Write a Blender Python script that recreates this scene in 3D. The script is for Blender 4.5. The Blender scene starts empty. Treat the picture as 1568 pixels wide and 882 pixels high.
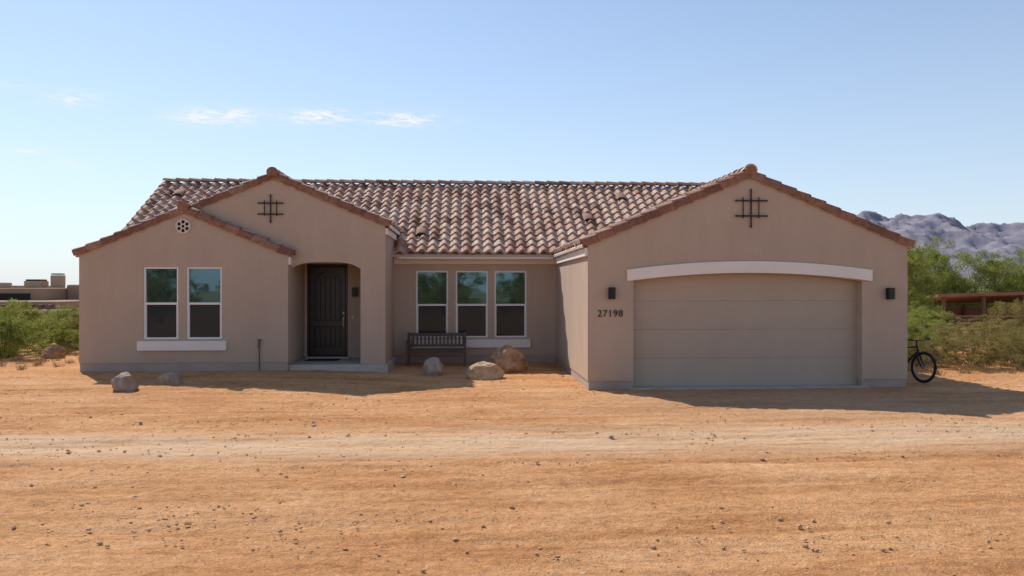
import bpy, bmesh, math, random
import numpy as np
from mathutils import Vector, noise, Matrix
random.seed(4); RNG=np.random.default_rng(4)
scene=bpy.context.scene
COL=scene.collection

# ------------------------------------------------------------ helpers
def link(ob,parent=None):
    COL.objects.link(ob)
    if parent is not None: ob.parent=parent
    return ob
def empty(name):
    e=bpy.data.objects.new(name,None); COL.objects.link(e); e.empty_display_size=.2
    return e
def N(nt,t,**kw):
    n=nt.nodes.new(t)
    for k,v in kw.items(): setattr(n,k,v)
    return n
def setin(n,d):
    for k,v in d.items(): n.inputs[k].default_value=v
def newmat(name):
    m=bpy.data.materials.new(name); m.use_nodes=True
    return m,m.node_tree,m.node_tree.nodes['Principled BSDF']
def ramp(nt,fac,stops):
    r=N(nt,'ShaderNodeValToRGB'); e=r.color_ramp.elements
    while len(e)<len(stops): e.new(.5)
    for i,(p,c) in enumerate(stops):
        e[i].position=p; e[i].color=(*c,1) if len(c)==3 else c
    nt.links.new(fac,r.inputs[0]); return r
def noise_node(nt,vec,scale,detail=4,rough=.55,dist=0):
    n=N(nt,'ShaderNodeTexNoise'); setin(n,{'Scale':scale,'Detail':detail,'Roughness':rough,'Distortion':dist})
    nt.links.new(vec,n.inputs['Vector']); return n
def mapping(nt,vec,scale=(1,1,1),rot=(0,0,0)):
    m=N(nt,'ShaderNodeMapping'); m.inputs['Scale'].default_value=scale; m.inputs['Rotation'].default_value=rot
    nt.links.new(vec,m.inputs['Vector']); return m.outputs[0]
def mixc(nt,fac,a,b,mode='MIX'):
    m=N(nt,'ShaderNodeMix',data_type='RGBA',blend_type=mode)
    for sock,v in ((m.inputs[0],fac),(m.inputs[6],a),(m.inputs[7],b)):
        if hasattr(v,'links'): nt.links.new(v,sock)
        elif isinstance(v,(tuple,list)): sock.default_value=(*v,1)
        else: sock.default_value=v
    return m.outputs[2]
def math_n(nt,op,a,b=None,c=None,clamp=False):
    m=N(nt,'ShaderNodeMath',operation=op,use_clamp=clamp)
    for i,v in enumerate((a,b,c)):
        if v is None: continue
        if hasattr(v,'links'): nt.links.new(v,m.inputs[i])
        else: m.inputs[i].default_value=v
    return m.outputs[0]
def simple(name,c1,c2=None,rough=.8,scale=3,bump=0,bscale=40,metal=0,bdist=.01,spec=.3):
    m,nt,b=newmat(name)
    tc=N(nt,'ShaderNodeTexCoord').outputs['Object']
    c2=c2 or tuple(x*.85 for x in c1)
    n=noise_node(nt,tc,scale,5)
    r=ramp(nt,n.outputs[0],[(.3,c1),(.7,c2)])
    nt.links.new(r.outputs[0],b.inputs['Base Color'])
    setin(b,{'Roughness':rough,'Metallic':metal,'Specular IOR Level':spec})
    if bump:
        n2=noise_node(nt,tc,bscale,6,.6)
        bp=N(nt,'ShaderNodeBump'); setin(bp,{'Strength':bump,'Distance':bdist})
        nt.links.new(n2.outputs[0],bp.inputs['Height']); nt.links.new(bp.outputs[0],b.inputs['Normal'])
    return m

# ------------------------------------------------------------ materials
def stucco(name,ca,cb,cs):
    m,nt,b=newmat(name)
    tc=N(nt,'ShaderNodeTexCoord').outputs['Object']
    n=noise_node(nt,tc,.9,6,.6); r=ramp(nt,n.outputs[0],[(.3,ca),(.72,cb)])
    n3=noise_node(nt,mapping(nt,tc,(3,3,.35)),1.2,5,.65)
    st=ramp(nt,n3.outputs[0],[(.38,(0,0,0)),(.75,(.45,.45,.45))])
    c=mixc(nt,st.outputs[0],r.outputs[0],cs)
    n4=noise_node(nt,tc,60,3,.7); g=ramp(nt,n4.outputs[0],[(.3,(.88,.88,.88)),(.7,(1.07,1.07,1.07))])
    c=mixc(nt,1.0,c,g.outputs[0],'MULTIPLY')
    sep=N(nt,'ShaderNodeSeparateXYZ'); nt.links.new(tc,sep.inputs[0])
    n5=noise_node(nt,tc,2.5,4)
    zz=math_n(nt,'SUBTRACT',math_n(nt,'MULTIPLY_ADD',n5.outputs[0],.5,.25),sep.outputs[2],clamp=True)
    c=mixc(nt,math_n(nt,'MULTIPLY',zz,.8,clamp=True),c,(.52,.34,.22))
    nt.links.new(c,b.inputs['Base Color']); setin(b,{'Roughness':.92,'Specular IOR Level':.15})
    n2=noise_node(nt,tc,45,6,.65); n2b=noise_node(nt,tc,5,3,.5)
    h=math_n(nt,'MULTIPLY_ADD',n2b.outputs[0],2.0,n2.outputs[0])
    bp=N(nt,'ShaderNodeBump'); setin(bp,{'Strength':.4,'Distance':.010})
    nt.links.new(h,bp.inputs['Height']); nt.links.new(bp.outputs[0],b.inputs['Normal'])
    return m
M_ST=stucco('stucco',(.53,.405,.315),(.475,.36,.28),(.43,.32,.245))
M_STEM=simple('concrete_stem',(.43,.34,.285),(.36,.28,.235),.95,2,.5,30)
M_TRIM=simple('trim_stucco',(.84,.76,.70),(.78,.70,.64),.85,2,.3,60)
M_CONC=simple('concrete',(.5,.45,.4),(.4,.35,.3),.9,3,.4,40)
M_FRAME=simple('vinyl_frame',(.82,.8,.78),(.78,.76,.74),.4,3)
M_DOORG=simple('garage_door_paint',(.47,.37,.29),(.44,.345,.27),.6,1.2,.15,90,bdist=.003)
M_IRON=simple('black_iron',(.035,.028,.024),(.05,.04,.033),.6,8,.2)
M_BLACK=simple('black_paint',(.015,.015,.016),(.02,.02,.02),.35,8)
M_RUB=simple('rubber',(.02,.02,.02),(.03,.028,.026),.85,20)
M_STEEL=simple('steel',(.32,.31,.3),(.25,.24,.23),.35,10,metal=1)
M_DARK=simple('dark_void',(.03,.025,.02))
M_SOFFIT=simple('soffit',(.5,.4,.33),(.45,.36,.3),.9)

def m_wood(name,a,b_,sc=(1,1,14),rough=.55):
    m,nt,b=newmat(name); tc=N(nt,'ShaderNodeTexCoord').outputs['Object']
    n=noise_node(nt,mapping(nt,tc,sc),3,5,.6); r=ramp(nt,n.outputs[0],[(.3,a),(.7,b_)])
    nt.links.new(r.outputs[0],b.inputs['Base Color']); setin(b,{'Roughness':rough})
    bp=N(nt,'ShaderNodeBump'); setin(bp,{'Strength':.4,'Distance':.004}); nt.links.new(n.outputs[0],bp.inputs['Height']); nt.links.new(bp.outputs[0],b.inputs['Normal'])
    return m
M_DOOR=m_wood('dark_wood',(.015,.011,.010),(.027,.019,.016),(14,1,1),.35)
M_BENCH=m_wood('weathered_wood',(.09,.06,.048),(.15,.105,.085),(1,10,10),.85)
M_BARK=m_wood('bark',(.12,.11,.06),(.2,.17,.1),(1,1,.3),.95)
M_POST=simple('old_wood',(.2,.12,.08),(.14,.08,.05),.9,5)

def tile_mat(name,stops,bright=1):
    m,nt,b=newmat(name)
    uv=N(nt,'ShaderNodeUVMap').outputs[0]; tc=N(nt,'ShaderNodeTexCoord').outputs['Object']
    fl=N(nt,'ShaderNodeVectorMath',operation='FLOOR'); nt.links.new(uv,fl.inputs[0])
    wn=N(nt,'ShaderNodeTexWhiteNoise',noise_dimensions='2D'); nt.links.new(fl.outputs[0],wn.inputs[0])
    r=ramp(nt,wn.outputs[0],stops)
    n=noise_node(nt,tc,9,6,.7); r2=ramp(nt,n.outputs[0],[(.32,(.6,.58,.56)),(.66,(1.18,1.16,1.14))])
    c=mixc(nt,1.0,r.outputs[0],r2.outputs[0],'MULTIPLY')
    nt.links.new(c,b.inputs['Base Color']); setin(b,{'Roughness':.8,'Specular IOR Level':.3})
    n2=noise_node(nt,tc,60,4,.6); bp=N(nt,'ShaderNodeBump'); setin(bp,{'Strength':.4,'Distance':.006})
    nt.links.new(n2.outputs[0],bp.inputs['Height']); nt.links.new(bp.outputs[0],b.inputs['Normal'])
    return m
M_TILE=tile_mat('roof_tile',[(0,(.45,.28,.21)),(.2,(.54,.38,.30)),(.42,(.38,.20,.14)),(.6,(.58,.44,.36)),(.82,(.41,.24,.17)),(1,(.20,.11,.08))])
M_RAKE=tile_mat('rake_tile',[(0,(.27,.125,.08)),(.4,(.34,.165,.105)),(.7,(.21,.095,.065)),(1,(.38,.21,.15))])

def glass(name,base,refl,tint,spec=.5):
    m,nt,b=newmat(name); setin(b,{'Base Color':(*base,1),'Roughness':.3,'Specular IOR Level':spec})
    g=N(nt,'ShaderNodeBsdfGlossy'); setin(g,{'Color':(*tint,1),'Roughness':.02})
    tc=N(nt,'ShaderNodeTexCoord').outputs['Object']; n=noise_node(nt,tc,1.1,2)
    bp=N(nt,'ShaderNodeBump'); setin(bp,{'Strength':.06,'Distance':.05}); nt.links.new(n.outputs[0],bp.inputs['Height']); nt.links.new(bp.outputs[0],g.inputs['Normal'])
    mx=N(nt,'ShaderNodeMixShader'); mx.inputs[0].default_value=refl
    nt.links.new(b.outputs[0],mx.inputs[1]); nt.links.new(g.outputs[0],mx.inputs[2])
    nt.links.new(mx.outputs[0],nt.nodes['Material Output'].inputs[0]); return m
M_GLASS=glass('window_glass',(.008,.018,.022),.17,(.5,.85,1.0),.2)
M_SCREEN=glass('screened_glass',(.026,.03,.034),.02,(.7,.8,.9),.12)

def foliage_mat(name,a,b_,c_):
    m,nt,b=newmat(name); tc=N(nt,'ShaderNodeTexCoord').outputs['Object']
    n=noise_node(nt,tc,1.6,3,.6); wn=noise_node(nt,tc,14,2,.5)
    f=math_n(nt,'MULTIPLY_ADD',wn.outputs[0],.45,math_n(nt,'MULTIPLY',n.outputs[0],.6))
    r=ramp(nt,f,[(.35,a),(.52,b_),(.68,c_)])
    nt.links.new(r.outputs[0],b.inputs['Base Color']); setin(b,{'Roughness':.7,'Specular IOR Level':.2})
    t=N(nt,'ShaderNodeBsdfTranslucent'); nt.links.new(r.outputs[0],t.inputs[0])
    mx=N(nt,'ShaderNodeMixShader'); mx.inputs[0].default_value=.45
    nt.links.new(b.outputs[0],mx.inputs[1]); nt.links.new(t.outputs[0],mx.inputs[2])
    nt.links.new(mx.outputs[0],nt.nodes['Material Output'].inputs[0]); return m
M_LEAF=foliage_mat('palo_verde_leaf',(.12,.16,.035),(.25,.28,.06),(.38,.39,.1))
M_LEAF2=foliage_mat('creosote_leaf',(.14,.12,.04),(.27,.22,.07),(.39,.31,.12))
M_LEAF3=foliage_mat('scrub_leaf',(.10,.10,.04),(.18,.18,.065),(.26,.23,.1))

# ------------------------------------------------------------ mesh helpers
def mesh_ob(name,verts,faces,mat,parent=None,smooth=False,uvs=None,fix=False):
    me=bpy.data.meshes.new(name); me.from_pydata([tuple(v) for v in verts],[],faces)
    mats=mat if isinstance(mat,list) else [mat]
    for m in mats: me.materials.append(m)
    if uvs is not None:
        ul=me.uv_layers.new(name='UVMap'); flat=[]
        for u in uvs: flat.extend(u)
        ul.data.foreach_set('uv',flat)
    if smooth: me.polygons.foreach_set('use_smooth',[True]*len(me.polygons))
    me.update()
    return link(bpy.data.objects.new(name,me),parent)
def bevel(ob,w,seg=2):
    m=ob.modifiers.new('bev','BEVEL'); m.width=w; m.segments=seg; m.limit_method='ANGLE'; return ob
def boxes(name,lst,mat,parent=None,bev=0):
    V=[];F=[]
    for (x0,x1,y0,y1,z0,z1) in lst:
        o=len(V)
        V+=[(x0,y0,z0),(x1,y0,z0),(x1,y1,z0),(x0,y1,z0),(x0,y0,z1),(x1,y0,z1),(x1,y1,z1),(x0,y1,z1)]
        F+=[tuple(o+i for i in f) for f in ((0,3,2,1),(4,5,6,7),(0,1,5,4),(1,2,6,5),(2,3,7,6),(3,0,4,7))]
    ob=mesh_ob(name,V,F,mat,parent)
    if bev: bevel(ob,bev)
    return ob
def slab(name,outer,holes,a,b,mat,parent=None,axis='y',bev=0):
    cu=bpy.data.curves.new(name,'CURVE'); cu.dimensions='2D'; cu.fill_mode='BOTH'; cu.extrude=abs(b-a)/2
    for loop in [outer]+list(holes):
        sp=cu.splines.new('POLY'); sp.points.add(len(loop)-1)
        for p,(x,y) in zip(sp.points,loop): p.co=(x,y,0,1)
        sp.use_cyclic_u=True
    tmp=bpy.data.objects.new('tmp',cu); COL.objects.link(tmp)
    bpy.context.view_layer.update()
    me=bpy.data.meshes.new_from_object(tmp.evaluated_get(bpy.context.evaluated_depsgraph_get()))
    bpy.data.objects.remove(tmp); bpy.data.curves.remove(cu)
    mid=(a+b)/2
    bm=bmesh.new(); bm.from_mesh(me)
    for v in bm.verts:
        x,y,z=v.co
        v.co=(x,mid+z,y) if axis=='y' else (mid+z,x,y)
    bmesh.ops.remove_doubles(bm,verts=bm.verts,dist=1e-5)
    bmesh.ops.recalc_face_normals(bm,faces=bm.faces)
    bm.to_mesh(me); bm.free()
    me.materials.clear(); me.materials.append(mat); me.name=name
    for p in me.polygons: p.material_index=0; p.use_smooth=False
    ob=link(bpy.data.objects.new(name,me),parent)
    if bev: bevel(ob,bev)
    return ob
def tube(pts,rad,sides=8,V=None,F=None):
    V=[] if V is None else V; F=[] if F is None else F
    pts=[Vector(p) for p in pts]; o=len(V)
    for i,p in enumerate(pts):
        d=(pts[min(i+1,len(pts)-1)]-pts[max(i-1,0)]).normalized()
        u=d.cross(Vector((0,0,1)));
        if u.length<1e-3: u=d.cross(Vector((1,0,0)))
        u.normalize(); w=d.cross(u)
        r=rad[i] if isinstance(rad,(list,tuple)) else rad
        for k in range(sides):
            a=2*math.pi*k/sides; V.append(tuple(p+u*math.cos(a)*r+w*math.sin(a)*r))
    for i in range(len(pts)-1):
        for k in range(sides):
            k2=(k+1)%sides
            F.append((o+i*sides+k,o+i*sides+k2,o+(i+1)*sides+k2,o+(i+1)*sides+k))
    F.append(tuple(o+k for k in range(sides))[::-1]); e=o+(len(pts)-1)*sides; F.append(tuple(e+k for k in range(sides)))
    return V,F

# ------------------------------------------------------------ roof tiles
tile_id=[0]
def tile_plane(name,org,ud,vd,L,W_fn,nc,parent,tw=.31,course=None,vmax=None):
    org=Vector(org); ud=Vector(ud).normalized(); vd=Vector(vd).normalized(); nn=ud.cross(vd).normalized()
    if nn.z<0: nn=-nn
    V=[];F=[];UV=[]
    S=9
    ntile=int(round(L/tw)); tw=L/ntile
    for j in range(nc):
        v0=j*course; v1=(j+1)*course+.03
        tile_id[0]+=1
        for i in range(ntile):
            jit=random.uniform(-.018,.018); lift=random.uniform(-.004,.012); tid=tile_id[0]
            o=len(V)
            for row in range(4):
                for s in range(S+1):
                    t=s/S
                    h=.076*math.sin(math.pi*t/.60) if t<.60 else -.03*math.sin(math.pi*(t-.60)/.40)
                    u=(i+t)*tw
                    if row==0: v=v0+jit; z=h-.035+.0
                    elif row==1: v=v0+jit; z=h+.045+lift
                    elif row==2: v=v0+jit; z=h+.045+lift
                    else: v=v1; z=h*.86
                    V.append(org+ud*u+vd*v+nn*z)
            for (ra,rb) in ((0,1),(2,3)):
                for s in range(S):
                    F.append((o+ra*(S+1)+s,o+ra*(S+1)+s+1,o+rb*(S+1)+s+1,o+rb*(S+1)+s))
                    UV.append((i+.5,tid+.5)*4)
    return mesh_ob(name,V,F,M_TILE,parent,True,UV)
def cap_run(name,p0,p1,side,up,prof,parent,mat,step=.38,lift=.034):
    p0=Vector(p0);p1=Vector(p1); d=(p1-p0); L=d.length; d.normalize(); side=Vector(side).normalized(); up=Vector(up).normalized()
    n=max(1,int(round(L/step))); step=L/n; V=[];F=[];UV=[]; k=len(prof)
    for i in range(n):
        tile_id[0]+=1; lf=lift+random.uniform(-.006,.008)
        a=p0+d*(i*step+random.uniform(-.01,.01)); b=p0+d*((i+1)*step+.03); o=len(V)
        cs=sum(p[0] for p in prof)/k
        for (q,sc,l) in ((a,.9,lf-.03),(a,1.1,lf),(a,1.1,lf),(b,.92,0)):
            for (s,u) in prof: V.append(q+side*(cs+(s-cs)*sc)+up*(u+l))
        for ra,rb in ((0,1),(2,3)):
            for s in range(k-1):
                F.append((o+ra*k+s,o+ra*k+s+1,o+rb*k+s+1,o+rb*k+s)); UV.append((i+.5,tile_id[0]+.5)*4)
    return mesh_ob(name,V,F,mat,parent,True,UV)
RIDGE=[(.13*math.cos(a),.105*math.sin(a)-.02) for a in [math.pi*i/8 for i in range(9)]]
RAKEP=[(-.005,-.125),(-.012,-.08),(-.008,-.01),(.01,.035),(.06,.055),(.12,.05),(.17,.01)]

house=empty('ranch_house')
P=.42
def gable_roof(nm,cx,z_wall_apex,halfL,halfR,yf,yb,ov=.13,yo=.05,left_eave=True):
    za=z_wall_apex+.09
    c=math.sqrt(1+P*P)
    for sgn,half in ((-1,halfL),(1,halfR)):
        run=half+ov
        ex=cx+sgn*run; ez=za-P*run
        nc=max(1,int(round(run*c/.37))); course=run*c/nc
        tile_plane(nm+'_tiles',(ex,yf-yo+.08,ez),(0,1,0),(-sgn,0,P),yb-yf+yo-.08,None,nc,house,course=course)
        V=[(ex,yf-.0,ez-.05),(cx,yf-.0,za-.05),(cx,yb,za-.05),(ex,yb,ez-.05),(ex,yf,ez-.10),(cx,yf,za-.10),(cx,yb,za-.10),(ex,yb,ez-.10)]
        V=[(x,y+.1 if y==yf else y,z) for x,y,z in V]
        mesh_ob(nm+'_deck',V,[(0,1,2,3),(4,7,6,5),(0,4,5,1),(0,3,7,4)],M_SOFFIT,house)
        up=Vector((sgn*P,0,1)).normalized()
        cap_run(nm+'_rake',(ex,yf-yo,ez+.0),(cx,yf-yo,za),(0,1,0),up,RAKEP,house,M_RAKE,step=.36)
    cap_run(nm+'_ridge',(cx,yf-yo-.03,za+.045),(cx,yb,za+.045),(1,0,0),(0,0,1),RIDGE,house,M_TILE,step=.38)
    V=[(cx+.145*math.cos(a),yf-yo-.035,za+.05+.125*math.sin(a)) for a in [math.pi*i/10 for i in range(11)]]+[(cx-.12,yf-yo-.035,za-.06),(cx+.12,yf-yo-.035,za-.06)]
    mesh_ob(nm+'_ridge_end',V,[tuple(range(13))],M_RAKE,house,uvs=[(.5,tile_id[0]+.5)*13])
GC,GA,GH=6.09,4.54,3.51
WC,WA,WH=-6.94,4.02,2.52
TC,TA,TH=-4.85,4.91,2.80
gable_roof('garage_roof',GC,GA,GH,GH,16.4,24.5)
gable_roof('wing_roof',WC,WA,WH,WH,19.6,23.7)
gable_roof('entry_roof',TC,TA,2.02,TH,19.85,25.2)
MP=.6; EY,EZ=21.75,3.12; RY=25.8; RZ=EZ+MP*(RY-EY); XL,XR=-9.76,9.9
c=math.sqrt(1+MP*MP); run=(RY-EY)*c; nc=13
tile_plane('main_roof_tiles',(XL,EY,EZ),(1,0,0),(0,1,MP),XR-XL,None,nc,house,course=run/nc)
tile_plane('main_roof_tiles_back',(XL,2*RY-EY,EZ),(1,0,0),(0,-1,MP),XR-XL,None,nc,house,course=run/nc,tw=.31)
V=[(XL,EY+.03,EZ-.05),(XR,EY+.03,EZ-.05),(XR,RY,RZ-.05),(XL,RY,RZ-.05),(XL,2*RY-EY,EZ-.05),(XR,2*RY-EY,EZ-.05)]
V+= [(x,y,z-.06) for x,y,z in V]
mesh_ob('main_roof_deck',V,[(0,1,2,3),(3,2,5,4),(6,9,8,7),(9,10,11,8),(0,6,7,1),(0,3,9,6),(3,4,10,9),(1,7,8,2),(2,8,11,5)],M_SOFFIT,house)
cap_run('main_ridge',(XL,RY,RZ+.05),(XR,RY,RZ+.05),(0,1,0),(0,0,1),RIDGE,house,M_TILE,step=.40)
for X,s in ((XL-.05,1),(XR+.05,-1)):
    cap_run('main_rake',(X,EY,EZ),(X,RY,RZ),(s,0,0),(0,-MP,1),RAKEP,house,M_RAKE,step=.38)
M_VENT=simple('vent_clay',(.42,.24,.16),(.32,.17,.11),.85,5)
def vent(x,y,w=.22):
    z=EZ+MP*(y-EY)
    V=[];F=[]
    n=8
    for k,(yy,h,zz) in enumerate(((y-.22,.08,-.22*MP+.07),(y-.17,.10,-.17*MP+.08),(y+.24,.04,.24*MP+.05))):
        for i in range(n+1):
            a=math.pi*i/n; V.append((x+w*.7*math.cos(a),yy,z+zz+h*math.sin(a)))
    for k in range(2):
        for i in range(n): F.append((k*(n+1)+i,k*(n+1)+i+1,(k+1)*(n+1)+i+1,(k+1)*(n+1)+i))
    mesh_ob('roof_vent',V,F,M_VENT,house,True)
    mesh_ob('roof_vent_mouth',[(vx,y-.20,z-.20*MP+.06+(vz-(z-.22*MP+.07))*.8) for vx,vy,vz in V[:n+1]],[tuple(range(n+1))],M_DARK,house)
vent(5.0,24.95); vent(3.72,23.6); vent(-1.3,22.75); vent(-9.0,25.0)

# ------------------------------------------------------------ walls
def arc(x0,x1,zs,zc,n=24,pw=2.0):
    cx=(x0+x1)/2; h=(x1-x0)/2
    return [(x0+(x1-x0)*i/n, zs+(zc-zs)*(1-abs((x0+(x1-x0)*i/n-cx)/h)**pw)) for i in range(n+1)]
gz=.16
gl=lambda x:GA-P*abs(x-GC)
outer=[(2.58,gz),(3.56,gz)]+arc(3.56,8.58,2.29,2.465)+[(8.58,gz),(9.60,gz),(9.60,gl(9.6)),(GC,GA),(2.58,gl(2.58))]
slab('garage_front_wall',outer,[],16.4,16.62,M_ST,house)
boxes('garage_side_walls',[(2.58,2.80,16.62,22.3,gz,3.06),(9.38,9.60,16.62,29.3,gz,3.06)],M_ST,house)
boxes('garage_stem',[(2.60,3.56,16.42,16.6,-.4,gz),(8.58,9.58,16.42,16.6,-.4,gz),(2.60,2.79,16.6,22.3,-.4,gz),(9.39,9.58,16.6,29.3,-.4,gz)],M_STEM,house)
a1=arc(3.42,8.785,2.29,2.465); a2=arc(3.42,8.785,2.53,2.715)
slab('garage_lintel_trim',a1+a2[::-1],[],16.335,16.402,M_TRIM,house,bev=.008)
gd=empty('garage_door'); gd.parent=house
hh=2.48/4
boxes('door_sections',[(3.50,8.64,16.64,16.69,i*hh+.0015,(i+1)*hh-.0015) for i in range(4)],M_DOORG,gd,bev=.003)
boxes('door_backing',[(3.5,8.64,16.655,16.72,-.1,2.6)],M_DOORG,gd)
boxes('door_bottom_seal',[(3.56,8.58,16.63,16.70,-.02,.012)],M_RUB,gd)
boxes('door_jambs',[(3.56,3.60,16.621,16.64,0,2.32),(8.54,8.58,16.621,16.64,0,2.32)],M_DOORG,gd)
boxes('garage_apron',[(3.45,8.7,16.3,16.7,-.25,.012)],M_CONC,house)

wz=.30
wl=lambda x:WA-P*abs(x-WC)
W1=(-7.915,-7.083,.88,2.656); W2=(-6.88,-6.03,.88,2.656)
rect=lambda w:[(w[0],w[2]),(w[1],w[2]),(w[1],w[3]),(w[0],w[3])]
slab('wing_front_wall',[(-9.455,wz),(-4.42,wz),(-4.42,wl(-4.42)),(WC,WA),(-9.455,wl(-9.455))],[rect(W1),rect(W2)],19.6,19.8,M_ST,house)
boxes('wing_side_walls',[(-9.455,-9.255,19.8,29.3,wz,2.96),(-4.62,-4.42,19.8,21.6,wz,2.98)],M_ST,house)
boxes('wing_stem',[(-9.44,-4.435,19.615,19.8,-.4,wz),(-9.44,-9.26,19.8,29.3,-.4,wz),(-4.61,-4.435,19.8,21.6,-.4,wz)],M_STEM,house)
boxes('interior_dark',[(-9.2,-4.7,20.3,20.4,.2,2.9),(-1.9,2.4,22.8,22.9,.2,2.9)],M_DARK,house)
boxes('wing_sill_trim',[(-8.055,-5.915,19.53,19.603,.60,.835)],M_TRIM,house,bev=.008)

el=lambda x:TA-P*abs(x-TC)
tz=.22
arch=arc(-4.415,-2.67,2.62,2.79,28,4.0)
outer=[(-4.415,3.0)]+arch+[(-2.67,tz),(-2.05,tz),(-2.05,el(-2.05)),(TC,TA),(-6.85,el(-6.85)),(-6.85,3.0)]
slab('entry_front_wall',outer,[],19.85,20.2,M_ST,house)
boxes('entry_walls',[(-2.27,-2.05,20.2,22.9,tz,3.72),(-2.67,-2.27,20.2,20.5,tz,2.95),(-3.25,-2.27,21.6,21.8,tz,2.95),(-4.42,-4.36,21.6,21.8,tz,2.95),(-4.36,-3.25,21.6,21.8,2.80,2.95),(-6.85,-6.65,20.2,23,2.9,4.05)],M_ST,house)
boxes('porch_ceiling',[(-4.42,-2.27,20.2,21.6,2.95,3.0)],M_SOFFIT,house)
boxes('porch_slab',[(-4.43,-1.98,19.72,21.8,-.3,.215)],M_CONC,house,bev=.012)
boxes('entry_stem',[(-2.26,-2.035,21.8,22.3,-.4,.22)],M_STEM,house)
boxes('porch_step',[(-4.36,-3.2,21.44,21.6,.2,.262)],M_CONC,house,bev=.01)

wins=[(-1.43,-.52,.72,2.63),(-.30,.62,.72,2.63),(.807,1.73,.72,2.63)]
slab('main_front_wall',[(-2.05,.22),(2.58,.22),(2.58,3.1),(-2.05,3.1)],[rect(w) for w in wins],22.3,22.5,M_ST,house)
boxes('main_stem',[(-2.04,2.59,22.315,22.5,-.4,.22)],M_STEM,house)
boxes('main_back_wall',[(-9.255,9.38,29.1,29.3,-.3,3.06)],M_ST,house)
for X in (-9.46,9.4):
    slab('main_gable_wall',[(22.1,3.062),(29.3,3.062),(25.8,5.36)],[],X,X+.2,M_ST,house,axis='x')
boxes('main_frieze',[(-2.045,2.545,22.245,22.302,2.83,3.05)],M_TRIM,house,bev=.006)
boxes('main_eave_fascia',[(-1.9,2.45,21.80,21.84,2.96,3.075)],M_TRIM,house)
boxes('main_eave_soffit',[(-2.05,2.58,21.84,22.3,3.052,3.07)],M_SOFFIT,house)
boxes('garage_frieze',[(2.52,2.582,16.42,22.24,2.82,3.0)],M_TRIM,house,bev=.006)
boxes('garage_eave_fascia',[(2.455,2.49,16.42,21.8,3.0,3.075)],M_TRIM,house)
boxes('entry_eave_fascia',[(-1.945,-1.915,19.87,22.7,3.66,3.75)],M_TRIM,house)
boxes('entry_frieze',[(-2.052,-1.99,19.87,22.6,3.5,3.66)],M_TRIM,house)
boxes('wing_eave_fascia',[(-4.42,-4.37,19.62,19.84,2.72,2.92)],M_TRIM,house)
boxes('main_sill_trim',[(-1.52,1.84,22.235,22.302,.43,.665)],M_TRIM,house,bev=.008)

def window(w,y,rail):
    x0,x1,z0,z1=w; f=.042
    g=empty('window'); g.parent=house
    L=[(x0,x0+f,y+.015,y+.10,z0,z1),(x1-f,x1,y+.015,y+.10,z0,z1),(x0+f,x1-f,y+.015,y+.10,z0,z0+f),(x0+f,x1-f,y+.015,y+.10,z1-f,z1),(x0+f,x1-f,y+.025,y+.10,rail-.028,rail+.028)]
    L+=[(x0+f,x0+f+.018,y+.035,y+.10,z0+f,rail-.03),(x1-f-.018,x1-f,y+.035,y+.10,z0+f,rail-.03)]
    boxes('window_frame',L,M_FRAME,g,bev=.005)
    boxes('upper_pane',[(x0+f,x1-f,y+.075,y+.08,rail+.03,z1-f)],M_GLASS,g)
    boxes('lower_pane',[(x0+f+.018,x1-f-.018,y+.06,y+.065,z0+f,rail-.03)],M_SCREEN,g)
for w in (W1,W2): window(w,19.6,1.755)
for w in wins: window(w,22.3,1.655)

ed=empty('entry_door'); ed.parent=house
dx0,dx1,dz0,dz1,dy=-4.36,-3.25,.262,2.80,21.6
boxes('door_frame',[(dx0,dx0+.06,dy+.02,dy+.14,dz0,dz1),(dx1-.06,dx1,dy+.02,dy+.14,dz0,dz1),(dx0+.06,dx1-.06,dy+.02,dy+.14,dz1-.06,dz1)],M_DOOR,ed,bev=.006)
lx0,lx1=dx0+.06,dx1-.06
boxes('door_leaf',[(lx0+.004,lx1-.004,dy+.105,dy+.13,dz0+.01,dz1-.065)],M_DOOR,ed)
st=.13
inner=[(lx0+st,1.25)]+[(lx1-st,1.25)]+arc(lx0+st,lx1-st,2.38,2.58,14)[::-1]
low=[(lx0+st,.5),(lx1-st,.5),(lx1-st,1.08),(lx0+st,1.08)]
slab('door_stiles',[(lx0+.006,dz0+.012),(lx1-.006,dz0+.012),(lx1-.006,dz1-.068),(lx0+.006,dz1-.068)],[inner,low],dy+.04,dy+.104,M_DOOR,ed,bev=.012)
pl=[];n=5;pw=(lx1-lx0-2*st-.06)/n
for i in range(n): pl.append((lx0+st+.03+i*pw+.006,lx0+st+.03+(i+1)*pw-.006,dy+.075,dy+.104,1.29,2.36+.1*(1-((i-2)/2.6)**2)))
for i in range(n): pl.append((lx0+st+.03+i*pw+.006,lx0+st+.03+(i+1)*pw-.006,dy+.075,dy+.104,.54,1.04))
boxes('door_planks',pl,M_DOOR,ed,bev=.006)
boxes('door_handle',[(lx1-.085,lx1-.045,dy+.025,dy+.04,1.08,1.34),(lx1-.075,lx1-.055,dy-.015,dy+.005,1.10,1.30),(lx1-.075,lx1-.055,dy+.005,dy+.04,1.10,1.12),(lx1-.075,lx1-.055,dy+.005,dy+.04,1.28,1.30),(lx1-.09,lx1-.04,dy+.025,dy+.04,1.42,1.48)],M_STEEL,ed,bev=.004)
boxes('doorbell',[(-3.13,-3.10,21.585,21.602,1.30,1.38)],M_FRAME,house)
boxes('door_mat',[(-4.25,-3.4,20.75,21.3,.216,.228)],M_RUB,house)

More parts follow.
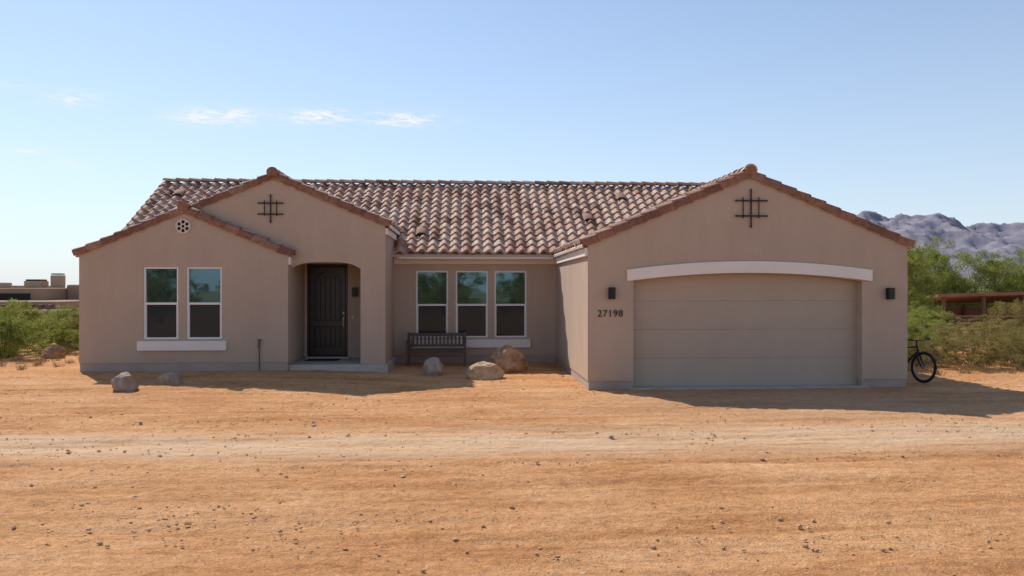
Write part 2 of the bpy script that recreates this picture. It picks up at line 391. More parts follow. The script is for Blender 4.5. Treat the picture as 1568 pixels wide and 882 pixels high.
def sconce(x,y,z):
    g=empty('wall_sconce'); g.parent=house
    boxes('sconce_body',[(x-.05,x+.05,y-.02,y,z-.08,z+.10),(x-.075,x+.075,y-.17,y-.02,z+.085,z+.105),(x-.06,x+.06,y-.155,y-.035,z+.105,z+.125),
      (x-.065,x-.053,y-.16,y-.148,z-.11,z+.085),(x+.053,x+.065,y-.16,y-.148,z-.11,z+.085),(x-.065,x-.053,y-.04,y-.028,z-.11,z+.085),(x+.053,x+.065,y-.04,y-.028,z-.11,z+.085),(x-.07,x+.07,y-.165,y-.025,z-.125,z-.11)],M_BLACK,g,bev=.002)
    boxes('sconce_glass',[(x-.052,x+.052,y-.147,y-.04,z-.108,z+.084)],M_SCREEN,g)
sconce(3.08,16.4,2.03); sconce(9.165,16.4,2.02); sconce(-3.05,21.6,2.03)
fc=bpy.data.curves.new('house_number','FONT'); fc.body='27198'; fc.size=.205; fc.extrude=.008; fc.align_x='CENTER'; fc.space_character=1.1
fo=bpy.data.objects.new('house_number',fc); COL.objects.link(fo); fc.materials.append(M_IRON)
fo.location=(3.06,16.385,1.53); fo.rotation_euler=(math.pi/2,0,0); fo.parent=house
def grille(x,y,z,w,h):
    yb=y-.035; r=.012
    V=[];F=[]
    tube([(x,yb,z-h),(x,yb,z+h)],.018,8,V,F)
    for s in (-1,1):
        tube([(x+s*w*.52,yb,z-h*.55),(x+s*w*.52,yb,z+h*.62)],r,8,V,F)
        tube([(x-w,yb-.02,z+s*h*.42),(x+w,yb-.02,z+s*h*.42)],.017,8,V,F)
        for t in (-1,1): tube([(x+s*w*.52,yb,z+t*h*.42),(x+s*w*.52,y+.01,z+t*h*.42)],.01,6,V,F)
    for s in (-1,1):
        for t in (-1,1):
            tube([(x+s*(w-.01),yb-.02,z+t*h*.42),(x+s*(w+.03),yb-.02,z+t*h*.42)],[.024,.012],8,V,F)
        tube([(x,yb,z+s*(h-.01)),(x,yb,z+s*(h+.03))],[.028,.012],8,V,F)
    mesh_ob('iron_grille',V,F,M_IRON,house)
grille(GC+.02,16.4,3.85,.33,.39); grille(TC-.05,19.85,4.13,.29,.33)
circ=lambda cx,cz,r,n=20:[(cx+r*math.cos(2*math.pi*i/n),cz+r*math.sin(2*math.pi*i/n)) for i in range(n)]
rx,rz=-6.96,3.66
slab('rosette_vent',circ(rx,rz,.185,40),[circ(rx,rz,.035)]+[circ(rx+.11*math.cos(a),rz+.11*math.sin(a),.042) for a in [math.pi/3*i+math.pi/6 for i in range(6)]],19.565,19.6,simple('rosette_plaster',(.66,.56,.49),(.6,.5,.43),.9),house,bev=.006)
boxes('rosette_dark',[(rx-.15,rx+.15,19.59,19.598,rz-.1,rz+.1),(rx-.08,rx+.08,19.59,19.599,rz-.155,rz+.155)],M_DARK,house)
V,F=tube([(-5.11,19.56,.05),(-5.11,19.56,.74)],.015); tube([(-5.11,19.6,.72),(-5.11,19.5,.72),(-5.11,19.47,.66)],.014,8,V,F)
tube([(-5.11,19.56,.72),(-5.11,19.56,.86)],.024,8,V,F); tube([(-5.17,19.56,.86),(-5.05,19.56,.86)],.010,8,V,F)
mesh_ob('hose_bib',V,F,M_POST,house)
boxes('meter_box',[(9.6,9.72,17.6,18.0,1.1,1.7)],M_CONC,house)

# ------------------------------------------------------------ ground
def sm(t): t=min(max(t,0),1); return t*t*(3-2*t)
def gh(x,y):
    z=.085*sm((y-14.5)/4)*sm((-x-1)/3.5)
    d=math.hypot(x,y-20); z-=1.0*sm((d-30)/32)
    if d>60: z+= .9*noise.noise((x*.006,y*.006,3))*sm((d-60)/200)
    return z
def axis(lo,a,b,hi,st,gr=1.22):
    v=[a]; s=st
    while v[-1]>lo: s*=gr; v.append(v[-1]-s)
    v=v[::-1]; t=a
    while t<b: t+=st; v.append(t)
    s=st
    while v[-1]<hi: s*=gr; v.append(v[-1]+s)
    return v
xs=axis(-5000,-13,14,6000,.08); ys=axis(-800,4.8,19.5,9000,.045)
V=[]
for y in ys:
    for x in xs:
        z=gh(x,y)
        if -16<x<18 and 2<y<23:
            yy=y+.004*(x-2)**2
            f=min(1,max(0,(20-y)/3))
            z+=.028*noise.noise((x*.25,yy*1.3,0))*f + .012*noise.noise((x*.55,yy*5.0,5))*f+.016*noise.noise((x*4,y*5,9))+.03*noise.noise((x*.25,y*.3,7))*f
            n_=noise.noise((x*11,y*13,2)); z+=.011*n_+.016*max(0,n_-.33)
            for yc_ in (9.3+.006*(x-1)**2,10.9+.006*(x-1)**2,7.0-.03*x,8.4-.03*x):
                q=(y-yc_+.15*noise.noise((x*.3,yc_,1)))/.14
                if abs(q)<3: z-=.017*math.exp(-q*q)-.009*math.exp(-(abs(q)-1.7)**2*3)
            if y>15.5 and x>2.3: z-=.02
        V.append((x,y,z))
nx=len(xs); F=[(j*nx+i,j*nx+i+1,(j+1)*nx+i+1,(j+1)*nx+i) for j in range(len(ys)-1) for i in range(nx-1)]
m,nt,b=newmat('desert_dirt')
tc=N(nt,'ShaderNodeTexCoord').outputs['Object']
sep=N(nt,'ShaderNodeSeparateXYZ'); nt.links.new(tc,sep.inputs[0])
nA=noise_node(nt,mapping(nt,tc,(.3,1.0,1),(0,0,.04)),1.3,8,.72,.6)
nB=noise_node(nt,tc,.35,5,.6); nC=noise_node(nt,tc,9,6,.7); nD=noise_node(nt,tc,48,4,.75)
cA=ramp(nt,nA.outputs[0],[(.32,(.53,.255,.105)),(.47,(.68,.36,.165)),(.68,(.78,.46,.245))])
cB=ramp(nt,nB.outputs[0],[(.35,(.87,.79,.72)),(.65,(1.06,1.06,1.06))])
col=mixc(nt,1.0,cA.outputs[0],cB.outputs[0],'MULTIPLY')
cC=ramp(nt,nC.outputs[0],[(.3,(.72,.68,.65)),(.6,(1.07,1.07,1.07))])
col=mixc(nt,.9,col,cC.outputs[0],'MULTIPLY')
cD=ramp(nt,nD.outputs[0],[(.34,(.50,.45,.42)),(.47,(1,1,1)),(.66,(1.2,1.19,1.18))])
col=mixc(nt,.85,col,cD.outputs[0],'MULTIPLY')
nL=noise_node(nt,mapping(nt,tc,(.12,.5,1)),1,4,.6)
x2=math_n(nt,'MULTIPLY',math_n(nt,'MULTIPLY',sep.outputs[0],sep.outputs[0]),-.004)
yc=math_n(nt,'ADD',math_n(nt,'MULTIPLY_ADD',nL.outputs[0],1.6,10.0),math_n(nt,'MULTIPLY',x2,-1))
dist=math_n(nt,'ABSOLUTE',math_n(nt,'SUBTRACT',sep.outputs[1],yc))
lane=N(nt,'ShaderNodeMapRange',interpolation_type='SMOOTHSTEP'); setin(lane,{'From Min':.3,'From Max':1.5,'To Min':.85,'To Max':0}); nt.links.new(dist,lane.inputs[0])
nL2=noise_node(nt,mapping(nt,tc,(.3,2.8,1)),1.5,6,.7); lr=ramp(nt,nL2.outputs[0],[(.34,(.2,.2,.2)),(.56,(1,1,1))])
lf=math_n(nt,'MULTIPLY',lane.outputs[0],lr.outputs[0])
col=mixc(nt,lf,col,(.76,.54,.35))
# compacted, greyer driveway fanning out of the garage
dxx=math_n(nt,'DIVIDE',math_n(nt,'SUBTRACT',sep.outputs[0],6.3),3.6); dyy=math_n(nt,'DIVIDE',math_n(nt,'SUBTRACT',sep.outputs[1],14.2),2.6)
rr_=math_n(nt,'ADD',math_n(nt,'MULTIPLY',dxx,dxx),math_n(nt,'MULTIPLY',dyy,dyy))
dm=math_n(nt,'MULTIPLY',math_n(nt,'EXPONENT',math_n(nt,'MULTIPLY',rr_,-1)),lr.outputs[0])
col=mixc(nt,math_n(nt,'MULTIPLY',dm,.6),col,(.56,.39,.26))
nS=noise_node(nt,mapping(nt,tc,(.13,2.6,1),(0,0,-.03)),1.4,6,.75,.3); sr=ramp(nt,nS.outputs[0],[(.38,(.80,.74,.70)),(.5,(1,1,1)),(.62,(1.1,1.11,1.12))])
col=mixc(nt,.75,col,sr.outputs[0],'MULTIPLY')
vo=N(nt,'ShaderNodeTexVoronoi'); vo.inputs['Scale'].default_value=16; nt.links.new(tc,vo.inputs['Vector'])
pr=ramp(nt,vo.outputs['Distance'],[(.10,(1,1,1)),(.17,(0,0,0))])
wr=ramp(nt,vo.outputs['Color'],[(.62,(0,0,0)),(.66,(1,1,1))])
pf=math_n(nt,'MULTIPLY',pr.outputs[0],wr.outputs[0])
pc=ramp(nt,noise_node(nt,tc,6,1).outputs[0],[(.4,(.36,.22,.14)),(.6,(.66,.54,.44))])
col=mixc(nt,math_n(nt,'MULTIPLY',pf,.5),col,pc.outputs[0])
ln=N(nt,'ShaderNodeVectorMath',operation='LENGTH'); nt.links.new(tc,ln.inputs[0])
far=N(nt,'ShaderNodeMapRange'); setin(far,{'From Min':38,'From Max':110,'To Min':0,'To Max':1}); nt.links.new(ln.outputs['Value'],far.inputs[0])
fc2=ramp(nt,noise_node(nt,tc,.05,5,.7).outputs[0],[(.4,(.2,.18,.09)),(.6,(.42,.31,.19))])
col=mixc(nt,far.outputs[0],col,fc2.outputs[0])
nt.links.new(col,b.inputs['Base Color']); setin(b,{'Roughness':.95,'Specular IOR Level':.12})
h=math_n(nt,'ADD',math_n(nt,'MULTIPLY',nC.outputs[0],1.8),math_n(nt,'ADD',math_n(nt,'MULTIPLY',nD.outputs[0],.9),math_n(nt,'MULTIPLY',pf,.4)))
bp=N(nt,'ShaderNodeBump'); setin(bp,{'Strength':.9,'Distance':.035}); nt.links.new(h,bp.inputs['Height']); nt.links.new(bp.outputs[0],b.inputs['Normal'])
M_DIRT=m
mesh_ob('desert_ground',V,F,M_DIRT,None,True)

bm=bmesh.new(); bmesh.ops.create_icosphere(bm,subdivisions=1,radius=1); iv=np.array([v.co[:] for v in bm.verts]); itf=np.array([[v.index for v in f.verts] for f in bm.faces]); bm.free()
def pebbles(name,nP,mat,smin,smean,smax,big):
    Vp=[];Fp=[]
    for i in range(nP):
        y=random.uniform(5.2,19.3); x=random.uniform(-.75*y-1,.85*y+1)
        if noise.noise((x*.5,y*.9,4))<random.uniform(-.5,.35): continue
        s=min(smax,smin+smean*random.expovariate(1))
        if random.random()<big: s=random.uniform(.03,.05)
        if y>16.2 and 2.4<x<9.8: continue
        M_=np.array(Matrix.Rotation(random.uniform(0,6.28),3,Vector((random.random(),random.random(),1)).normalized()))
        vv=(iv*RNG.uniform(.75,1.2,(12,1)))@M_.T*np.array([s,s*random.uniform(.6,1),s*random.uniform(.4,.7)])
        vv+=np.array([x,y,gh(x,y)+s*.1]); Fp.append(itf+len(Vp)*12); Vp.append(vv)
    Vp=np.concatenate(Vp); Fp=np.concatenate(Fp)
    mesh_ob(name,Vp.tolist(),Fp.tolist(),mat)
M_PEB=simple('pebble',(.60,.37,.21),(.42,.24,.14),.9,1.7)
M_PEB2=simple('pebble_grey',(.58,.48,.41),(.28,.18,.13),.9,2.3)
pebbles('gravel',14000,M_PEB,.004,.006,.03,0)
pebbles('loose_stones',420,M_PEB2,.006,.007,.035,.04)

# ------------------------------------------------------------ rocks
def rock(x,y,w,d,h,mat,seed,rz=0):
    bm=bmesh.new(); bmesh.ops.create_icosphere(bm,subdivisions=5,radius=1)
    o=Vector((seed*7.3,seed*3.1,seed))
    rr=random.Random(seed); pls=[(Vector((rr.uniform(-1,1),rr.uniform(-1,1),rr.uniform(-.6,1))).normalized(),rr.uniform(.62,.88)) for k in range(11)]
    for v in bm.verts:
        c_=v.co.copy()
        for n,dd in pls:
            t=c_.dot(n)
            if t>dd: c_-=n*(t-dd)*.95
        c_*=1+.10*noise.noise(v.co*1.6+o)+.05*noise.noise(v.co*5+o)+.025*noise.noise(v.co*14+o)
        v.co=Vector((c_.x*w/1.8,c_.y*d/1.8,c_.z*h*.72))
    me=bpy.data.meshes.new('boulder'); bm.to_mesh(me); bm.free(); me.materials.append(mat)
    for p in me.polygons: p.use_smooth=True
    ob=link(bpy.data.objects.new('boulder',me)); ob.location=(x,y,gh(x,y)+h*.38); ob.rotation_euler=(0,0,rz); return ob
M_R1=simple('rock_grey',(.46,.36,.29),(.24,.17,.13),.9,5,.9,18,bdist=.035)
M_R2=simple('rock_tan',(.60,.43,.26),(.38,.24,.15),.9,6,.8,18,bdist=.035)
M_R3=simple('rock_rust',(.54,.33,.18),(.22,.13,.09),.9,4.5,.9,12,bdist=.045)
rock(-7.0,16.35,.56,.5,.37,M_R1,1,.4); rock(-6.3,17.05,.54,.42,.26,M_R1,2)
rock(-.78,19.2,.58,.5,.39,M_R1,3,.8); rock(.45,18.4,.84,.6,.38,M_R2,4,.2); rock(1.12,19.8,.94,.7,.62,M_R3,5)
rock(-12.1,23.6,.7,.5,.4,M_R3,6); rock(-13.2,27,.5,.5,.3,M_R2,7)

# ------------------------------------------------------------ bench
bn=empty('wooden_bench')
bx0,bx1,by,bz=-1.64,0.0,21.35,0.0
L=[]
for x in (bx0,bx1-.07):
    L+=[(x,x+.07,by,by+.07,bz,bz+.66),(x,x+.07,by+.5,by+.57,bz,bz+.90),(x-.005,x+.075,by-.03,by+.5,bz+.66,bz+.70),(x+.01,x+.06,by+.07,by+.5,bz+.36,bz+.41)]
boxes('bench_frame',L,M_BENCH,bn,bev=.006)
boxes('seat',[(bx0+.01,bx1-.01,by+.005+i*.095,by+.085+i*.095,bz+.412,bz+.44) for i in range(5)],M_BENCH,bn,bev=.005)
boxes('apron',[(bx0+.07,bx1-.07,by+.015,by+.04,bz+.33,bz+.41)],M_BENCH,bn)
boxes('backrest',[(bx0+.07,bx1-.07,by+.51,by+.55,bz+.80,bz+.88),(bx0+.07,bx1-.07,by+.51,by+.55,bz+.50,bz+.56)]+[(bx0+.14+i*.107,bx0+.19+i*.107,by+.52,by+.54,bz+.56,bz+.80) for i in range(14)],M_BENCH,bn,bev=.004)

# ------------------------------------------------------------ bicycle
bk=empty('bicycle')
H=Vector((.25,-.97,0)).normalized(); SD=Vector((-H.y,H.x,0)); R0=Vector((10.02,17.98,gh(10,18)-.0))
UPv=(Vector((0,0,1))+SD*.08).normalized()
def bp_(u,w,s=0): return R0+H*u+UPv*w+SD*s
V=[];F=[]
def T(a,b,r): tube([bp_(*a),bp_(*b)],r,8,V,F)
T((.43,.29),(.27,.80),.018);T((.30,.72),(.83,.80),.018);T((.43,.29),(.86,.70),.022);T((.82,.84),(.87,.66),.023)
for s in (-.05,.05):
    T((0,.35,s),(.43,.29,s*.6),.01);T((0,.35,s),(.29,.74,s*.3),.009);T((.87,.67,s),(.93,.5,s),.02);T((.93,.5,s),(1.05,.35,s),.016)
T((.27,.8),(.245,.90),.013);T((.82,.84),(.80,.93),.014);T((.80,.93),(.88,.95),.014)
tube([bp_(.84,.97,-.33),bp_(.88,.95,-.12),bp_(.88,.95,.12),bp_(.84,.97,.33)],.014,8,V,F)
mesh_ob('frame',V,F,M_BLACK,bk,True)
V=[];F=[]
T((.84,.97,-.34),(.85,.965,-.22),.02);T((.84,.97,.34),(.85,.965,.22),.02)
tube([bp_(.08,.92),bp_(.16,.93),bp_(.3,.925),bp_(.38,.92)],[.06,.07,.035,.02],10,V,F)
for hub in (0,1.05):
    pts=[bp_(hub+.325*math.cos(a),.35+.325*math.sin(a)) for a in [2*math.pi*i/40 for i in range(41)]]
    tube(pts,.03,8,V,F)
mesh_ob('tyres_saddle_grips',V,F,M_RUB,bk,True)
V=[];F=[]
for hub in (0,1.05):
    pts=[bp_(hub+.29*math.cos(a),.35+.29*math.sin(a)) for a in [2*math.pi*i/40 for i in range(41)]]
    tube(pts,.012,6,V,F); tube([bp_(hub,.35,-.06),bp_(hub,.35,.06)],.022,8,V,F)
    for i in range(20):
        a=2*math.pi*i/20; tube([bp_(hub,.35,.03*(-1)**i),bp_(hub+.295*math.cos(a),.35+.295*math.sin(a))],.002,4,V,F)
pts=[bp_(.43+.09*math.cos(a),.29+.09*math.sin(a),.05) for a in [2*math.pi*i/20 for i in range(21)]]; tube(pts,.006,6,V,F)
pts=[bp_(1.05+.08*math.cos(a),.35+.08*math.sin(a),.04) for a in [2*math.pi*i/20 for i in range(21)]]; tube(pts,.006,6,V,F)
T((.43,.29,.07),(.50,.14,.07),.01);T((.43,.29,-.07),(.36,.44,-.07),.01);T((.50,.14,.06),(.50,.14,.16),.014);T((.36,.44,-.06),(.36,.44,-.16),.014)
mesh_ob('rims_spokes_crank',V,F,M_STEEL,bk,True)

# ------------------------------------------------------------ vegetation
def leaf_arrays(cent,rad,n,leaf,rng,flat=.8):
    cent=np.asarray(cent); k=len(cent)
    idx=rng.integers(0,k,n)
    d=rng.normal(size=(n,3)); d/=np.linalg.norm(d,axis=1)[:,None]
    r=rng.random(n)**.45
    p=cent[idx]+d*(r*rad[idx])[:,None]*np.array([1,1,flat])
    a=rng.normal(size=(n,3)); a/=np.linalg.norm(a,axis=1)[:,None]; a[:,2]=abs(a[:,2])*.9+.1
    b=rng.normal(size=(n,3)); b/=np.linalg.norm(b,axis=1)[:,None]
    L=(leaf*rng.uniform(.6,1.5,n))[:,None]
    tri=np.stack([p,p+a*L,p+a*L*.45+b*L*.33],axis=1)
    return tri.reshape(-1,3)
def plant_mesh(name,h,w,ncl,nleaf,leaf,seed,mat,trunk=.05,low=.15,nst=5,cr_=(.09,.19)):
    rng=np.random.default_rng(seed); rr=random.Random(seed)
    cent=[];rad=[]
    V=[];F=[]
    stems=[]
    for i in range(nst):
        a=2*math.pi*(i+rr.random()*.7)/nst; q=Vector((math.cos(a)*w*.17,math.sin(a)*w*.17,h*rr.uniform(.25,.42))); stems.append(q)
        tube([(math.cos(a)*trunk,math.sin(a)*trunk,-.15),(q.x*.45,q.y*.45,q.z*.55),tuple(q)],[trunk,trunk*.75,trunk*.55],6,V,F)
    for i in range(ncl):
        a=rr.uniform(0,6.283); t=rr.random()**.55; zf=rr.uniform(low,1)
        rmax=w/2*math.sqrt(max(.05,1-((zf-.5)/.62)**2))
        c_=Vector((math.cos(a)*t*rmax,math.sin(a)*t*rmax,h*zf*rr.uniform(.88,1.0)))
        cent.append(tuple(c_)); rad.append(rr.uniform(*cr_)*min(w,h*1.2)); r0=rad[-1]
        s=min(stems,key=lambda q:(q-c_).length)
        mid=s.lerp(c_,.5)+Vector((rr.uniform(-1,1),rr.uniform(-1,1),.6))*w*.04
        tube([tuple(s),tuple(mid),tuple(c_)],[trunk*.5,trunk*.3,trunk*.12],5,V,F)
        for k in range(2):
            e=c_+Vector((rr.uniform(-1,1),rr.uniform(-1,1),rr.uniform(.1,1)))*r0*1.3
            tube([tuple(c_),tuple(e)],[trunk*.12,trunk*.05],4,V,F)
            cent.append(tuple(c_.lerp(e,.85))); rad.append(r0*.55)
    rad=np.array(rad)
    tri=leaf_arrays(cent,rad,nleaf,leaf,rng)
    nv=len(V); allV=np.concatenate([np.array(V),tri])
    lf=(np.arange(nleaf*3).reshape(-1,3)+nv).tolist()
    me=bpy.data.meshes.new(name); me.from_pydata(allV.tolist(),[],F+lf)
    me.materials.append(M_BARK); me.materials.append(mat)
    mi=np.zeros(len(F)+nleaf,dtype=np.int32); mi[len(F):]=1
    me.polygons.foreach_set('material_index',mi); me.update(); return me
pv=[plant_mesh('palo_verde_mesh',4.6,6.0,64,42000,.13,s,M_LEAF,.09,.12,5,(.09,.17)) for s in (11,12)]
cr=[plant_mesh('creosote_mesh',1.7,2.4,44,17000,.055,s,M_LEAF2,.018,.10,9,(.07,.16)) for s in (21,22)]
gb=[plant_mesh('green_bush_mesh',1.7,2.6,48,24000,.065,s,M_LEAF,.018,.04,8,(.09,.18)) for s in (31,)]
def put(nm,me,x,y,s=1,sz=None,rz=None):
    ob=link(bpy.data.objects.new(nm,me)); ob.location=(x,y,gh(x,y)-.03); ob.scale=(s,s,sz or s); ob.rotation_euler=(0,0,random.uniform(0,6.28) if rz is None else rz); return ob
for (x,y,s,sz) in ((20.9,36.5,.7,.86),(22.6,41,.7,.9),(33.5,54,1.0,1.12),(38,55,1.0,1.06),(42.5,56,1.1,1.13),(47,55,1.1,1.08),(30,56,1.05,1.14),(27,52,1.0,1.05),(36,64,1.2,1.25),(51,58,1.1,1.1)):
    put('palo_verde_tree',random.choice(pv),x,y,s,sz)
for (x,y,s,sz) in ((12.6,20.6,.5,.45),(13.6,20.2,.7,.52),(14.6,19.7,.65,.55),(15.4,20.8,.9,.6),(16.6,22.6,1.0,.62),(14.9,23.6,1.0,.55),(17.7,24.0,.8,1.02),(17.6,26.5,1.1,.5),(15.6,26.6,1.0,.55),(21.5,31,1.2,.5),(24.5,34,1.2,.5)):
    put('creosote_bush',random.choice(cr),x,y,s,sz)
for (x,y,s,sz) in ((17.2,29,1.0,.62),(14.6,24.9,.7,.6),(19.6,33.6,1.1,.8),(16.6,20.6,.5,.4),(13.3,22.3,.6,.6),(13.3,24.6,.7,.68),(18.6,31.5,1.2,.65)):
    put('desert_shrub',gb[0],x,y,s,sz)
for (x,y,s,sz) in ((-13.5,23.6,.95,.88),(-14.9,25.2,1.1,.9),(-12.75,25.2,.6,.55),(-13.9,27.5,.85,.75),(-16.6,31,1.0,.6),(-18.9,33,1.1,.6)):
    put('desert_shrub',gb[0],x,y,s,sz)
for (x,y,s,sz) in ((-13.2,27.0,.5,.62),(-15.3,30.4,.8,.65),(-17.4,35.5,1.1,.6),(-20,36,1.2,.55),(-19,39,1.2,.6)):
    put('creosote_bush',random.choice(cr),x,y,s,sz)
for (x,y,s) in ((-26,-28,1.1),(-17,-31,1.3),(-9,-29,1.0),(-2,-33,1.25),(6,-30,1.1),(14,-33,1.3),(22,-30,1.0),(-34,-30,1.2)):
    put('palo_verde_tree',random.choice(pv),x,y,s)
cs=[];rs=[]
for i in range(2600):
    d=random.uniform(45,500)**1.0; a=random.choice((random.uniform(-1.1,-.3),random.uniform(.3,1.1),random.uniform(-1.1,1.1)))
    x,y=d*math.sin(a),d*math.cos(a)+0
    if d<82 and -.72<x/y<-.38: continue
    if 22<x<54 and 33<y<52: continue
    r=random.uniform(.5,1.4)
    cs.append((x,y,gh(x,y)+r*.45)); rs.append(r)
for i in range(16):
    y=random.uniform(40,47); x=random.uniform(-.62,-.47)*y; r=random.uniform(.25,.5); cs.append((x,y,gh(x,y)+r*.4)); rs.append(r)
tri=leaf_arrays(cs,np.array(rs),150000,.36,RNG,.75)
mesh_ob('distant_scrub',tri.tolist(),np.arange(len(tri)).reshape(-1,3).tolist(),M_LEAF3)
tv=[]
for i in range(260):
    side=random.random()
    if side<.4: x=random.uniform(-16,-10.2); y=random.uniform(20,27)
    else: x=random.uniform(11.4,18); y=random.uniform(18.6,24)
    z=gh(x,y)
    for k in range(30):
        a=random.uniform(0,6.28); l=random.uniform(.06,.2); o=random.uniform(0,.12)
        bx,by_=x+o*math.cos(a),y+o*math.sin(a); dx,dy_=math.cos(a)*l*.5,math.sin(a)*l*.5
        tv+=[(bx-.006,by_,z-.01),(bx+.006,by_,z-.01),(bx+dx,by_+dy_,z+l)]
M_DRY=simple('dry_grass_mat',(.46,.33,.15),(.32,.23,.1),.9)
mesh_ob('dry_grass',tv,[(i,i+1,i+2) for i in range(0,len(tv),3)],M_DRY)

# ------------------------------------------------------------ neighbour adobe house (left)
M_AD=simple('adobe',(.38,.25,.165),(.32,.21,.14),.95,.6,.3,10)
M_AD2=simple('adobe_light',(.48,.34,.23),(.42,.3,.2),.95,.6,.3,10)
ad=empty('adobe_house')
boxes('adobe_walls',[(-52,-36.2,60,72,-1.3,2.35),(-36.2,-30.4,58,70,-1.3,2.15),(-33.4,-27.5,54,60,-1.3,1.25),(-30.4,-24,61,70,-1.3,2.4)],M_AD,ad,bev=.15)
boxes('adobe_front_rooms',[(-44,-34.4,56,60,-1.3,1.5),(-29.2,-26,53.2,56,-1.3,.7)],M_AD2,ad,bev=.12)
boxes('adobe_parapet_steps',[(-41,-38.5,61,64,2.35,2.9),(-35.6,-34.6,60,61.5,2.15,2.55)],M_AD2,ad,bev=.08)
boxes('adobe_chimneys',[(-32.9,-32.1,63.6,64.4,2.15,3.15),(-34.6,-33.3,63,64.2,2.15,2.7)],M_AD2,ad,bev=.05)
boxes('chimney_caps',[(-32.85,-32.15,63.65,64.35,3.2,3.3),(-34.5,-33.4,63.1,64.1,2.7,2.82)],M_DARK,ad)
boxes('adobe_openings',[(-36.0,-34.8,55.9,56.1,-.2,.9),(-32.9,-31.2,53.9,54.1,-.7,.6),(-30.8,-29.6,53.9,54.1,-.3,.6),(-42,-38.5,55.9,56.1,-1.0,.9),(-34.1,-31.4,57.9,58.1,1.3,1.75),(-28.4,-27.4,53.1,53.25,-.5,.2)],M_DARK,ad)
V=[];F=[]
for i in range(10): tube([(-33.2+i*.6,53.4,.95),(-33.2+i*.6,54.2,.95)],.09,8,V,F)
mesh_ob('vigas',V,F,M_POST,ad)
boxes('adobe_garden_wall',[(-30,-20,50,50.3,-1.3,-.05),(-40,-31,48.5,48.8,-1.3,-.2)],M_AD2,ad,bev=.05)

M_RUST=simple('rusty_metal',(.36,.18,.12),(.25,.12,.08),.8,2)
ra=empty('horse_shade_shelter')
V=[(27.0,43,1.8),(46,43,2.25),(46,49,1.6),(27.0,49,1.2)]
V+=[(x,y,z-.18) for x,y,z in V]
mesh_ob('shelter_roof',V,[(0,1,2,3),(7,6,5,4),(0,4,5,1),(1,5,6,2),(2,6,7,3),(3,7,4,0)],M_RUST,ra)
boxes('shelter_posts',[(x,x+.16,y,y+.16,-1.3,1.68 if y<45 else 1.1) for x in (27.4,29.8,32.2,35.4,39.4,43.4) for y in (43.2,48.6)],M_POST,ra)
boxes('shelter_back_wall',[(31,43,48.8,48.9,-1.2,.9)],M_RUST,ra)
boxes('hay_stack',[(33,35.4,46,48,-1.2,-.1),(36,38,46,48,-1.2,.3)],simple('hay',(.5,.38,.18),(.38,.27,.12),.95,4),ra,bev=.1)
rf=empty('corral_fence')
boxes('fence_posts',[(x,x+.13,38.5,38.62,-1.3,.75) for x in np.arange(23,48,2.2)],M_RUST,rf)
boxes('fence_rails',[(23,48,38.46,38.5,z,z+.09) for z in (-.5,-.1,.28,.64)],M_RUST,rf)

# ------------------------------------------------------------ mountains
prof=[(900,0),(1150,110),(1350,250),(1500,290),(1590,318),(1650,322),(1710,296),(1780,298),(1850,318),(1900,300),(1960,270),(2050,276),(2120,262),(2200,276),(2350,260),(2700,290),(3300,200),(4200,130),(5000,0)]
px_=[p[0] for p in prof]; pz_=[p[1] for p in prof]
V=[];nxm=520;nym=120
for j in range(nym):
    for i in range(nxm):
        x=900+(5000-900)*(i/(nxm-1))**1.5; y=2200+1700*j/(nym-1)
        t=(y-3000)/800; e=max(0,1-abs(t))**.85 if t<0 else max(0,1-abs(t)/1.1)
        q=Vector((x*.004,y*.004,1)); 
        n1=1-abs(noise.noise(q)*2); n2=1-abs(noise.noise(q*2.3)*2); n3=noise.noise(q*6); n4=noise.noise(q*15)
        H_=np.interp(x,px_,pz_)
        z=H_*e*(.80+.12*n1+.09*n2)+H_*(.045*n3+.025*n4)*min(1,e*3) +(-25 if e<.01 else -2)
        V.append((x,y,z))
F=[(j*nxm+i,j*nxm+i+1,(j+1)*nxm+i+1,(j+1)*nxm+i) for j in range(nym-1) for i in range(nxm-1)]
M_MT=simple('mountain_rock_hazed',(.30,.265,.30),(.215,.205,.265),1,.012,0)  # bluish, low-contrast rock colour has the distance haze painted into it
mb=M_MT.node_tree
tcn=N(mb,'ShaderNodeTexCoord').outputs['Object']; nn_=noise_node(mb,tcn,.05,8,.75); bpn=N(mb,'ShaderNodeBump'); setin(bpn,{'Strength':.7,'Distance':10})
mb.links.new(nn_.outputs[0],bpn.inputs['Height']); mb.links.new(bpn.outputs[0],mb.nodes['Principled BSDF'].inputs['Normal'])
mesh_ob('mountains',V,F,M_MT,None,True)

# ------------------------------------------------------------ light, sky
ts=Vector((-.54,.80,1.0)).normalized()
elev=math.asin(ts.z); rot=math.atan2(ts.x,ts.y)
sl=bpy.data.lights.new('sun','SUN'); sl.energy=5.0; sl.angle=math.radians(.55); sl.color=(1,.94,.85)
so=bpy.data.objects.new('sun',sl); COL.objects.link(so); so.rotation_euler=(-ts).to_track_quat('-Z','Y').to_euler(); so.location=(0,0,30)
w=bpy.data.worlds.new('World'); scene.world=w; w.use_nodes=True; nt=w.node_tree
bg=nt.nodes['Background']; bg.inputs[1].default_value=.15
sky=N(nt,'ShaderNodeTexSky',sky_type='NISHITA'); sky.sun_disc=False; sky.sun_elevation=elev; sky.sun_rotation=rot%(2*math.pi)
sky.altitude=600; sky.air_density=1.0; sky.dust_density=.3; sky.ozone_density=1.5
d=N(nt,'ShaderNodeTexCoord').outputs['Generated']; sp=N(nt,'ShaderNodeSeparateXYZ'); nt.links.new(d,sp.inputs[0])
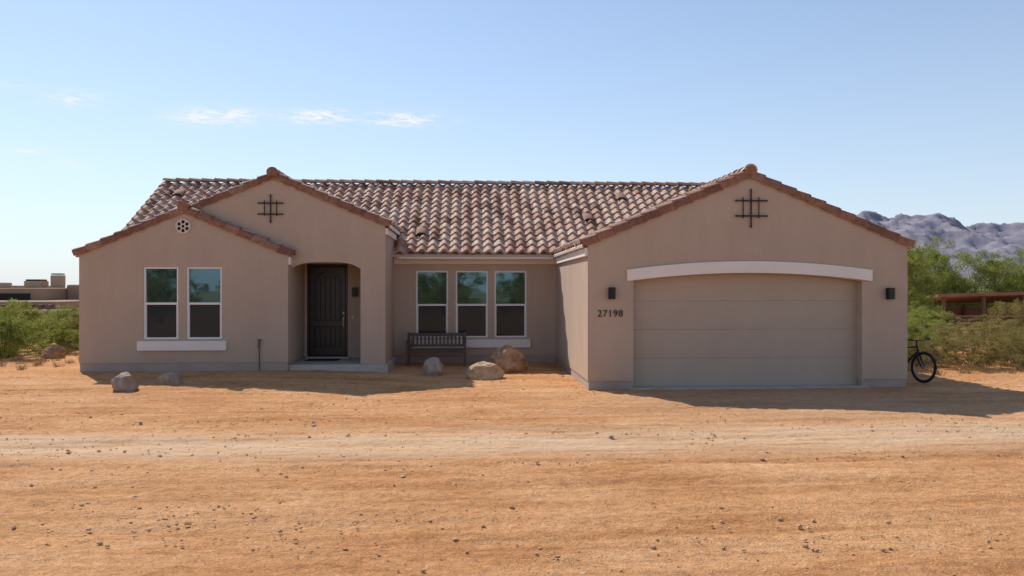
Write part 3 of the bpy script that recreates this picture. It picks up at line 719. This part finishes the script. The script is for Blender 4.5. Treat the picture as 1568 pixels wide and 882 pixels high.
yy=math_n(nt,'MAXIMUM',sp.outputs[1],.01); u=math_n(nt,'DIVIDE',sp.outputs[0],yy); v=math_n(nt,'DIVIDE',sp.outputs[2],yy)
tot=None
for (cu_,cv,su,sv,am) in ((-.318,.2165,.050,.0095,1.1),(-.19,.2185,.036,.0085,1.05),(-.078,.2155,.045,.0085,.95),(-.485,.236,.035,.010,.6),(-.50,.155,.05,.008,.2),(-.60,.25,.05,.008,.3),(-.545,.17,.03,.006,.45),(-.62,.19,.03,.006,.4)):
    a=math_n(nt,'POWER',math_n(nt,'ABSOLUTE',math_n(nt,'DIVIDE',math_n(nt,'SUBTRACT',u,cu_),su)),2)
    b2=math_n(nt,'POWER',math_n(nt,'ABSOLUTE',math_n(nt,'DIVIDE',math_n(nt,'SUBTRACT',v,cv),sv)),2)
    g=math_n(nt,'MULTIPLY',math_n(nt,'EXPONENT',math_n(nt,'MULTIPLY',math_n(nt,'ADD',a,b2),-1)),am)
    tot=g if tot is None else math_n(nt,'ADD',tot,g)
cn=noise_node(nt,mapping(nt,d,(22,22,110)),1.8,8,.72,.8)
cr_=ramp(nt,cn.outputs[0],[(.42,(0,0,0)),(.64,(1,1,1))])
cf=math_n(nt,'MULTIPLY',math_n(nt,'MULTIPLY',tot,cr_.outputs[0]),1.6,clamp=True)
zc=math_n(nt,'MAXIMUM',sp.outputs[2],0)
hz=math_n(nt,'MULTIPLY_ADD',math_n(nt,'EXPONENT',math_n(nt,'MULTIPLY',zc,-4.6)),.82,.03,clamp=True)
skh=mixc(nt,hz,sky.outputs[0],(4.3,4.85,5.6))
skc=mixc(nt,cf,skh,(6.3,6.3,6.4))
nt.links.new(skc,bg.inputs[0])

cam=bpy.data.cameras.new('camera'); co=bpy.data.objects.new('camera',cam); COL.objects.link(co)
co.location=(0,0,2.14); co.rotation_euler=(math.pi/2,0,-math.radians(3.37)); cam.lens=27.32; cam.sensor_width=36; cam.clip_end=20000; cam.clip_start=.1
scene.camera=co
scene.view_settings.view_transform='Standard'; scene.view_settings.look='None'; scene.view_settings.exposure=0
